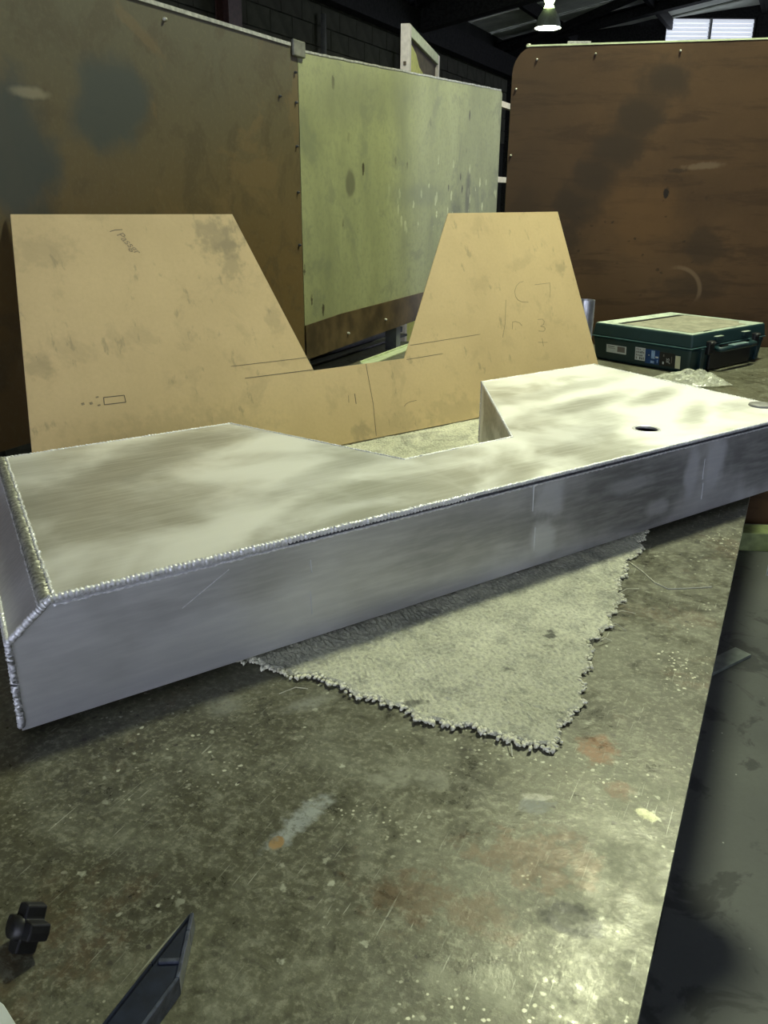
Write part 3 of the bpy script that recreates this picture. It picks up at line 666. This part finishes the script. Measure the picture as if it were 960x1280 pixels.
# top sheet with the filler opening
b = bmesh.new()
ov = [b.verts.new((x, y, TH)) for x, y in O]; es = [b.edges.new((ov[i], ov[(i + 1) % len(ov)])) for i in range(len(ov))]
HC = (1.1496, 0.1027); HR = 0.022
hv = [b.verts.new((HC[0] + HR * math.cos(2 * math.pi * k / 28), HC[1] + HR * math.sin(2 * math.pi * k / 28), TH)) for k in range(28)]
es += [b.edges.new((hv[i], hv[(i + 1) % 28])) for i in range(28)]
bmesh.ops.triangle_fill(b, use_beauty=True, use_dissolve=False, edges=es)
lo = [b.verts.new((v.co.x, v.co.y, TH - 0.004)) for v in hv]
for i in range(28): b.faces.new((hv[i], hv[(i + 1) % 28], lo[(i + 1) % 28], lo[i]))
bmesh.ops.recalc_face_normals(b, faces=b.faces[:])
for f in b.faces:
    if abs(f.normal.z) > 0.9 and f.normal.z < 0: f.normal_flip()
mm = MB(); mm.b.free(); mm.b = b
mm.build('top_plate', M_top, tank, recalc=False)
m = MB(); bb = m.b
vt = [bb.verts.new((x, y, TH - 0.0002)) for x, y in O]; vm = [bb.verts.new((x, y, ZC)) for x, y in low]; vb = [bb.verts.new((x, y, 0)) for x, y in low]
n = len(O)
for i in range(n):
    j = (i + 1) % n
    if i in (0,):
        bb.faces.new((vb[0], vb[1], vm[1], vt[1], vt[0], vm[0]))
    elif i == n - 1:
        bb.faces.new((vb[i], vb[j], vm[j], vm[i])); bb.faces.new((vm[i], vm[j], vt[j], vt[i]))
    elif i == n - 2:
        bb.faces.new((vb[i], vb[j], vm[j], vt[j], vt[i], vm[i]))
    else:
        bb.faces.new((vb[i], vb[j], vm[j], vm[i])); bb.faces.new((vm[i], vm[j], vt[j], vt[i]))
bb.faces.new(vb[::-1])
m.build('side_wall', M_side, tank)
def bead(pts, r, pitch, name='weld_bead', amp=0.28, flat=None, jit=0.0005, mat=None, lab=None):
    P = [Vector(p) for p in pts]; path = []; rad = []
    tot = sum((B - A).length for A, B in zip(P, P[1:])); k = 0
    for A, B in zip(P, P[1:]):
        L = (B - A).length; nn = max(2, int(L / (pitch / 3)))
        for i in range(nn + (1 if B is P[-1] else 0)):
            ph = (k % 3); k += 1
            path.append(A.lerp(B, i / nn) + Vector((rnd.uniform(-jit, jit), rnd.uniform(-jit, jit), rnd.uniform(-jit, jit))))
            rad.append(r * ((1 + amp * 0.5, 1.0, 1 - amp)[ph]) * rnd.uniform(0.93, 1.07))
    o = MB().tube(path, rad, 8, flat=flat).build(name, mat or M_weld, tank, smooth=True)
    if lab: o['label'] = lab
bead([(0.0, 0.001, TH - 0.002), (0.62, 0.001, TH - 0.002)], 0.0046, 0.0058, amp=0.34)
bead([(0.62, 0.001, TH - 0.0015), (1.545, 0.001, TH - 0.0015)], 0.0032, 0.0058, amp=0.3)
bead([(0.002, -0.0004, TH - 0.0105), (1.545, -0.0004, TH - 0.0105)], 0.0016, 0.012, amp=0.4, jit=0.0007)
MB().box(0.30, 1.545, -0.0009, 0.001, TH - 0.0085, TH - 0.0050).build('undercut_shade', simple('painted undercut shade', (0.06, 0.062, 0.075), 0.6, 0.2, 0.4, 60), tank)  # dark bar painting in the shade of the recess between the beads
bead([(0.0, 0.0, TH - 0.002), (-CH, 0.0, ZC)], 0.0046, 0.004, amp=0.16, jit=0.0005)
bead([(-CH, 0.0, ZC), (-CH, 0.0, 0.005)], 0.0042, 0.005, amp=0.14)
M_weld2 = simple('dull ribbed weld', (0.33, 0.33, 0.29), 0.45, 0.5, 0.5, 160, 0.4)
bead([(0.004, 0.002, TH), (0.0806, 0.5898, TH)], 0.0022, 0.009, amp=0.5, jit=0.0012)
bead([(-0.012, 0.0, TH - 0.010), (0.0666, 0.5898, TH - 0.010)], 0.0018, 0.009, amp=0.4, jit=0.0008)
bead([(-0.004, 0.0, TH - 0.004), (0.0736, 0.5898, TH - 0.004)], 0.0085, 0.0045, amp=0.14, flat=0.75, jit=0.0002, mat=M_weld2, lab='ribbed weld along the left edge of the top')
bead([(-CH, 0, ZC), (0.0776 - CH, 0.5898, ZC)], 0.0035, 0.006)
bead([(0.0776, 0.5898, TH - 0.001), (0.4967, 0.5894, TH - 0.001), (0.6371, 0.203, TH - 0.001), (0.8905, 0.2057, TH - 0.001), (1.1806, 0.620, TH - 0.001), (1.590, 0.628, TH - 0.001), (1.566, 0.31, TH - 0.001), (1.545, 0, TH - 0.001)], 0.0026, 0.006)
bead([(1.1806, 0.620, 0.005), (1.1806, 0.620, TH - 0.002)], 0.003, 0.006)
# stitch welds of the baffles, proud of the front sheet
for x, z0, z1 in ((0.3325, 0.118, 0.098), (0.3312, 0.072, 0.036), (0.745, 0.146, 0.100), (0.755, 0.071, 0.028), (1.200, 0.112, 0.070), (1.206, 0.062, 0.028)):
    o = MB().bar((x, -0.0002, z0), (x + 0.0015, -0.0002, z1), 0.0014, 0.0016).build('stitch_weld', M_alu, tank, bevel=0.0006, seg=1)
# a fine scratch on the front, drawn as a thin bright bar
MB().bar((0.150, -0.0003, 0.098), (0.215, -0.0003, 0.134), 0.0007, 0.0007).build('scratch', M_weld, tank)
# threaded boss near the right end
MB().lathe([(0.0, 0.005), (0.022, 0.005), (0.026, 0.004), (0.027, 0.0)], 28, Matrix.Translation((1.520, 0.090, TH))).build('boss', simple('dull grey boss', (0.26, 0.26, 0.25), 0.6, 0.3), tank, smooth=True)
MB().lathe([(0.0225, 0.0), (0.024, 0.0012), (0.0265, 0.0012), (0.028, 0.0)], 28, Matrix.Translation((HC[0], HC[1], TH - 0.0001))).build('filler_rim', M_weld, tank, smooth=True)

# ------------------------------------------------------------------ hardboard template leaning behind the tank
LE = math.radians(20)
tp = thing('template_board', 'tan hardboard template cut to the tank outline with two upright wings and pencil marks', 'template', (-0.6872, 1.5445, BZ + 0.0094), 0)
tp.rotation_euler = Euler((-LE, 0, math.radians(37.78)), 'XYZ')
BO = [(0.0, 0.0), (1.763, 0.0), (1.694, 0.575), (1.240, 0.572), (0.984, 0.191), (0.700, 0.191), (0.570, 0.572), (0.080, 0.574)]
MB().prism(BO, 0.0, 0.003, Mx).build('board', M_board, tp, bevel=0.0004, seg=1)
def stroke(pts, wd, mat, name='pencil_line'):
    m = MB()
    for A, B in zip(pts, pts[1:]):
        m.bar((A[0], -0.0002, A[1]), (B[0], -0.0002, B[1]), wd, 0.0004, up=(0, 1, 0))
    return m.build(name, mat, tp)
for pts, wd, mt in (
    ([(0.482, 0.225), (0.692, 0.224)], 0.0008, M_graphite), ([(0.511, 0.194), (0.700, 0.193)], 0.0012, M_graphite),
    ([(0.991, 0.187), (1.119, 0.190)], 0.0010, M_graphite), ([(1.012, 0.223), (1.271, 0.230)], 0.0008, M_graphite),
    ([(0.858, 0.190), (0.855, 0.087), (0.844, 0.005)], 0.0012, M_graphite),
    ([(0.179, 0.193), (0.223, 0.192), (0.223, 0.177), (0.177, 0.178), (0.179, 0.193)], 0.0014, M_graphite),
    ([(1.398, 0.320), (1.376, 0.251), (1.356, 0.213)], 0.0013, M_pencil_soft),
    ([(1.485, 0.369), (1.468, 0.367), (1.452, 0.358), (1.441, 0.343), (1.440, 0.327), (1.447, 0.317), (1.460, 0.310), (1.489, 0.307)], 0.0011, M_pencil_soft),
    ([(1.530, 0.357), (1.598, 0.359), (1.594, 0.337), (1.586, 0.315)], 0.0011, M_pencil_soft),
    ([(1.515, 0.253), (1.535, 0.253), (1.542, 0.245), (1.536, 0.237), (1.522, 0.232), (1.538, 0.228), (1.539, 0.221), (1.530, 0.216), (1.510, 0.219)], 0.0013, M_pencil_soft),
    ([(1.401, 0.233), (1.408, 0.254), (1.420, 0.255), (1.436, 0.250), (1.443, 0.240)], 0.0012, M_pencil_soft),
    ([(1.497, 0.186), (1.538, 0.182)], 0.0011, M_pencil_soft), ([(1.518, 0.196), (1.518, 0.172)], 0.0011, M_pencil_soft),
    ([(0.805, 0.120), (0.803, 0.094)], 0.0018, M_graphite), ([(0.785, 0.118), (0.782, 0.100)], 0.0014, M_pencil_soft),
    ([(0.952, 0.067), (0.961, 0.073), (0.973, 0.076), (0.996, 0.077)], 0.0011, M_graphite),
    ([(0.272, 0.5365), (0.285, 0.540), (0.300, 0.5405)], 0.0011, M_graphite)):
    stroke(pts, wd, mt)
for x, z, d in ((0.131, 0.185, 0.005), (0.148, 0.184, 0.005), (0.163, 0.195, 0.003), (0.163, 0.178, 0.003)):
    stroke([(x, z), (x + 0.006, z + 0.001)], d, M_pencil_soft, 'pencil_dot')
cu = bpy.data.curves.new('pencil_word', 'FONT'); cu.body = 'Passgr'; cu.size = 0.022; cu.shear = 0.35; cu.extrude = 0.0001
to = bpy.data.objects.new('tmp', cu); COL.objects.link(to)
dg = bpy.context.evaluated_depsgraph_get(); me = bpy.data.meshes.new_from_object(to.evaluated_get(dg)); bpy.data.objects.remove(to)
me.materials.clear(); me.materials.append(M_pencil_soft)
pw = bpy.data.objects.new('pencil_word', me); COL.objects.link(pw); pw.parent = tp
ang = math.atan2(0.476 - 0.534, 0.336 - 0.290)
pw.matrix_local = Matrix.Translation((0.284, -0.0003, 0.530)) @ Matrix.Rotation(-ang, 4, 'Y') @ Matrix.Rotation(math.pi / 2, 4, 'X')

# round tube propping the right wing
o = MB().lathe([(0.030, 0), (0.030, 0.285), (0.0275, 0.285), (0.0275, 0.0)], 32).build('round_tube', M_alu, smooth=False)
o.location = (0.640, 2.730, BZ + 0.0005); tag(o, 'short upright aluminium tube standing behind the right wing of the board', 'tube')

# ------------------------------------------------------------------ tool case
TR = math.atan2(0.6405, 0.768)
tc = thing('tool_case', 'dark teal plastic power tool case with dusty lid and stickers, by the brown screen', 'tool case', (1.087, 2.977, BZ + 0.0005), TR)
CXx, CYy = 0.515, 0.42
def frustum(m, x0, x1, y0, y1, z0, X0, X1, Y0, Y1, z1):
    m.box(0, 1, 0, 1, 0, 1); vs = list(m.b.verts)[-8:]
    for v, c in zip(vs, [(x0, y0, z0), (x1, y0, z0), (x0, y1, z0), (x1, y1, z0), (X0, Y0, z1), (X1, Y0, z1), (X0, Y1, z1), (X1, Y1, z1)]): v.co = c
    return m
e = 0.014
frustum(MB(), 0.0, CXx - e, 0.0, CYy - e, 0.0, -e * .6, CXx, -e * .6, CYy, 0.089).build('case_body', M_box, tc, bevel=0.010, seg=3)
frustum(MB(), -e * .7, CXx + .003, -e * .7, CYy + .003, 0.0915, -e * .3, CXx - .005, -e * .3, CYy - .005, 0.141).build('case_lid', M_lid, tc, bevel=0.007, seg=3)
MB().box(-e * .85, CXx + .004, -e * .85, CYy + .004, 0.0885, 0.0925).build('lid_seam', simple('teal plastic lip', (0.05, 0.11, 0.115), 0.45), tc, bevel=0.001, seg=1)
# lid inset panel and groove
MB().prism([(0.03, 0.02), (0.41, 0.02), (0.41, 0.05), (CXx - 0.05, 0.08), (CXx - 0.05, 0.31), (0.03, 0.31)], 0.1405, 0.1422).build('lid_inset', M_dust, tc, bevel=0.0006, seg=1)
MB().box(0.03, 0.455, 0.314, 0.336, 0.1400, 0.1420).build('lid_groove', M_black, tc)
MB().box(0.10, 0.15, 0.012, 0.022, 0.1400, 0.1418).build('lid_slot', M_black, tc)
# handle side: recess, two latches, two lugs and the handle
yf = -e * .6
m = MB()
m.box(0.115, 0.405, yf - 0.006, yf + 0.004, 0.004, 0.086).build('handle_recess', M_black, tc, bevel=0.003)
for x in (0.085, 0.41):
    l = MB().box(x, x + 0.035, yf - 0.016, yf + 0.002, 0.062, 0.112).build('latch', M_black, tc, bevel=0.004)
    MB().tube([(x + 0.004, yf - 0.016, 0.104), (x + 0.031, yf - 0.016, 0.104)], 0.006, 10).build('latch_pin', M_darksteel, l, smooth=True)
for x in (0.135, 0.33): MB().box(x, x + 0.05, yf - 0.012, yf + 0.006, 0.108, 0.124).build('lid_lug', M_lid, tc, bevel=0.003)
MB().tube([(0.14, yf - 0.006, 0.082), (0.14, yf - 0.030, 0.078), (0.19, yf - 0.034, 0.080), (0.33, yf - 0.034, 0.080), (0.385, yf - 0.030, 0.078), (0.385, yf - 0.006, 0.082)], 0.010, 10).build('handle', M_box, tc, smooth=True)
MB().box(0.20, 0.31, yf - 0.046, yf - 0.022, 0.086, 0.092).build('handle_grip', simple('worn teal grip', (0.16, 0.24, 0.24), 0.5), tc, bevel=0.002)
for x in (0.05, 0.45): MB().box(x, x + 0.02, yf - 0.008, yf + 0.004, 0.006, 0.086).build('rib', M_box, tc, bevel=0.002)
# stickers on the left side (thin, following its flare)
sd = bpy.data.objects.new('sticker_side', None)
def side(name, y0, y1, z0, z1, mat, lift=0.0006, parent=tc):
    sl_ = -e * .6 / 0.089
    X = lambda z: sl_ * z - 0.0002
    m = MB(); m.box(0, 1, 0, 1, 0, 1); vs = list(m.b.verts)[-8:]
    for v, (xo, y, z) in zip(vs, [(xo, y, z) for z in (z0, z1) for y in (y0, y1) for xo in (-lift, 0.001)]): v.co = (X(z) + xo, y, z)
    return m.build(name, mat, parent)
s1 = side('sticker', 0.262, 0.352, 0.034, 0.064, M_paper); s1['label'] = 'white sticker with a grey box'
side('sticker_print', 0.268, 0.302, 0.040, 0.061, M_greylabel, 0.0009, s1)
side('sticker_print', 0.315, 0.345, 0.056, 0.058, M_ink, 0.0009, s1); side('sticker_print', 0.312, 0.345, 0.050, 0.0515, M_greylabel, 0.0009, s1)
s2 = side('sticker', 0.178, 0.222, 0.022, 0.070, M_paper); s2['label'] = 'white sticker with rows of print'
for k in range(5):
    y = 0.183 + k * 0.0075
    for z0, z1 in ((0.026, 0.036), (0.038, 0.046), (0.049, 0.058), (0.061, 0.066)):
        if rnd.random() < 0.75: side('sticker_print', y, y + 0.004, z0, z1 - rnd.uniform(0, 0.003), M_ink if k in (1, 2) else M_greylabel, 0.0009, s2)
s3 = side('sticker', 0.118, 0.178, 0.016, 0.069, M_blue); s3['label'] = 'blue sticker with pale blobs'
side('sticker_print', 0.137, 0.152, 0.036, 0.066, M_ltblue, 0.0009, s3); side('sticker_print', 0.139, 0.154, 0.019, 0.028, M_ltblue, 0.0009, s3); side('sticker_print', 0.160, 0.164, 0.045, 0.049, M_paper, 0.0009, s3)
side('sticker_print', 0.122, 0.134, 0.040, 0.046, M_paper, 0.0009, s3); side('sticker_print', 0.124, 0.127, 0.022, 0.034, M_ltblue, 0.0009, s3)
s4 = side('sticker', 0.055, 0.118, 0.016, 0.066, M_ink); s4['label'] = 'black sticker with small pale marks'
side('sticker_print', 0.098, 0.104, 0.022, 0.031, M_paper, 0.0009, s4); side('sticker_print', 0.098, 0.102, 0.050, 0.058, M_greylabel, 0.0009, s4); side('sticker_print', 0.066, 0.068, 0.030, 0.054, M_greylabel, 0.0009, s4)
cu = bpy.data.curves.new('sticker_letters', 'FONT'); cu.body = 'JIS'; cu.size = 0.018; cu.shear = 0.2; cu.extrude = 0.0001
to = bpy.data.objects.new('tmp', cu); COL.objects.link(to)
dg = bpy.context.evaluated_depsgraph_get(); me = bpy.data.meshes.new_from_object(to.evaluated_get(dg)); bpy.data.objects.remove(to)
me.materials.clear(); me.materials.append(M_paper)
jw = bpy.data.objects.new('sticker_letters', me); COL.objects.link(jw); jw.parent = s4
# text x axis runs up the side, facing -x
jw.matrix_local = Matrix(((0, 0, -1, -0.0050), (0, 1, 0, 0.076), (1, 0, 0, 0.028), (0, 0, 0, 1)))
s5 = side('sticker', 0.032, 0.052, 0.014, 0.060, M_cream); s5['label'] = 'plain cream sticker'

# ------------------------------------------------------------------ crumpled clear plastic bag
def mat_bag():
    q = Mat('clear plastic film')
    t = q.n('ShaderNodeBsdfTransparent'); t.inputs[0].default_value = (0.9, 0.92, 0.86, 1)
    n = q.noise(40, 4, 0.7, 0.5)
    q.out((0.75, 0.77, 0.66), 0.22, 0, q.bump(n, 0.3, 0.003))
    mx = q.n('ShaderNodeMixShader'); q.put(mx.inputs[0], q.rng(n, 0.3, 0.75, 0.25, 0.65))
    q.t.links.new(t.outputs[0], mx.inputs[1]); q.t.links.new(q.bsdf.outputs[0], mx.inputs[2])
    q.t.links.new(mx.outputs[0], q.t.nodes['Material Output'].inputs['Surface'])
    return q.m
m = MB(); N = 44; gr = []
for j in range(N + 1):
    row = []
    for i in range(N + 1):
        u = i / N * 2 - 1; v = j / N * 2 - 1
        rr_ = max(abs(u), abs(v))
        fold = abs(math.sin(3.1 * u + 2.2 * v + 0.5)) * 0.5 + abs(math.sin(5.3 * u - 3.7 * v)) * 0.3 + abs(math.sin(9 * v + 2 * u)) * 0.15
        z = 0.004 + (1 - rr_ ** 2) ** 1.0 * (0.042 * fold + 0.006)
        row.append(m.b.verts.new((u * 0.115 * (1 + 0.12 * math.sin(4 * v)), v * 0.075 * (1 + 0.2 * math.sin(3 * u + 1)), z + rnd.uniform(0, 0.0015))))
    gr.append(row)
for j in range(N):
    for i in range(N): m.b.faces.new((gr[j][i], gr[j][i + 1], gr[j + 1][i + 1], gr[j + 1][i]))
bag = m.build('plastic_bag', mat_bag(), recalc=False); bag.location = (1.045, 2.83, BZ + 0.001); bag.rotation_euler.z = 0.0
tag(bag, 'crumpled clear plastic bag lying on the bench in front of the tool case', 'bag')

# ------------------------------------------------------------------ small things on the near bench
kn = thing('lobed_knob', 'small black plastic lobed knob lying on its side near the left bench edge', 'knob', (-0.2905, 0.520, BZ), 0.75)
KM = Matrix.Translation((0, 0, 0.0178)) @ Matrix.Rotation(math.radians(-55), 4, 'Y') @ Matrix.Rotation(0.35, 4, 'Z')
pts = []
for k in range(4):
    t = k * math.pi / 2
    for dx, dy in ((0.0084, -0.0076), (0.0182, -0.0067), (0.0195, 0.0), (0.0182, 0.0067), (0.0084, 0.0076)):
        pts.append((dx * math.cos(t) - dy * math.sin(t), dx * math.sin(t) + dy * math.cos(t)))
MB().prism(pts, -0.009, 0.009, KM).build('grip', M_black, kn, bevel=0.0015)
MB().lathe([(0.0, 0.015), (0.008, 0.015), (0.010, 0.009)], 20, KM).build('hub', M_black, kn, smooth=True)

nv = thing('clamp_arm', 'navy blue channel-shaped casting with a pointed tip at the bottom left', 'tool', (-0.1596, 0.5386, BZ), 0)
dirL = Vector((-0.202 + 0.1596, 0.435 - 0.5386)).normalized()
# outline in local metres, tip at origin; continues out of frame along dirL
Lf = Vector((-0.0221, -0.0513)); Rb = Vector((0.0043, -0.0647))
out = [(0.0, 0.0), tuple(Lf), (Lf.x + dirL.x * 0.20, Lf.y + dirL.y * 0.20), (Rb.x + dirL.x * 0.19, Rb.y + dirL.y * 0.19), tuple(Rb), (0.0015, -0.020)]
m = MB(); m.prism(out, 0.0, 0.0140); m.build('web', M_navy, nv, bevel=0.0008, seg=1)
def wall(pts, wd, z0, z1, mat, name, taper=True):
    m = MB()
    for A, B in zip(pts, pts[1:]):
        A = Vector((*A, (z0 + z1) / 2)); B = Vector((*B, (z0 + z1) / 2)); m.bar(A, B, wd, z1 - z0)
    m.build(name, mat, nv, bevel=0.0006, seg=1)
def inset(p, c=(0.0, -0.11), k=0.003):
    return p
wall([(0.0005, -0.002), (0.0012, -0.020), tuple(Rb + Vector((-0.0015, 0))), (Rb.x - 0.0015 + dirL.x * 0.19, Rb.y + dirL.y * 0.19)], 0.003, 0.0, 0.018, M_navy2, 'flange')
wall([(-0.0008, -0.003), (Lf.x + 0.0012, Lf.y), (Lf.x + 0.0012 + dirL.x * 0.20, Lf.y + dirL.y * 0.20)], 0.0022, 0.0, 0.0175, M_navy, 'flange')
wall([(Lf.x + 0.006, Lf.y + 0.0035), (0.001, Lf.y + 0.0045)], 0.004, 0.0, 0.0165, M_navy2, 'cross_rib')

o = MB().prism([(0.0, 0.0), (-0.02, 0.02), (-0.06, 0.045), (-0.12, 0.05), (-0.12, -0.06), (0.03, -0.06), (0.02, -0.02)], 0.0, 0.002).build('card_offcut', M_paper, bevel=0.0005, seg=1)
o.location = (-0.268, 0.4425, BZ + 0.0005); tag(o, 'pale card offcut at the bottom left corner of the bench', 'card')

# ------------------------------------------------------------------ things on the floor to the right
fbx = MB().bar((0, 0, 0.006), (0.42, 0.293, 0.006), 0.062, 0.012).build('flat_bar', M_darksteel, bevel=0.001, seg=1)
fbx.location = (0.84, 2.265, 0.0005); tag(fbx, 'grey steel flat bar on the floor, sticking out from under the bench', 'bar')
fbx.data.materials[0] = simple('grey steel bar', (0.22, 0.25, 0.23), 0.5, 0.3, 0.15)
m = MB(); LT = 0.9; t_ = 0.004; s_ = 0.045
for x0, x1, z0, z1 in ((-s_ / 2, s_ / 2, 0, t_), (-s_ / 2, s_ / 2, s_ - t_, s_), (-s_ / 2, -s_ / 2 + t_, t_, s_ - t_), (s_ / 2 - t_, s_ / 2, t_, s_ - t_)): m.box(x0, x1, 0, LT, z0, z1)
o = m.build('square_tube', M_alu); o.location = (1.64, 3.20, 0.0005); o.rotation_euler.z = math.atan2(-0.55, 0.84) ; tag(o, 'aluminium square tube lying on the floor at the right, open end forward', 'tube')
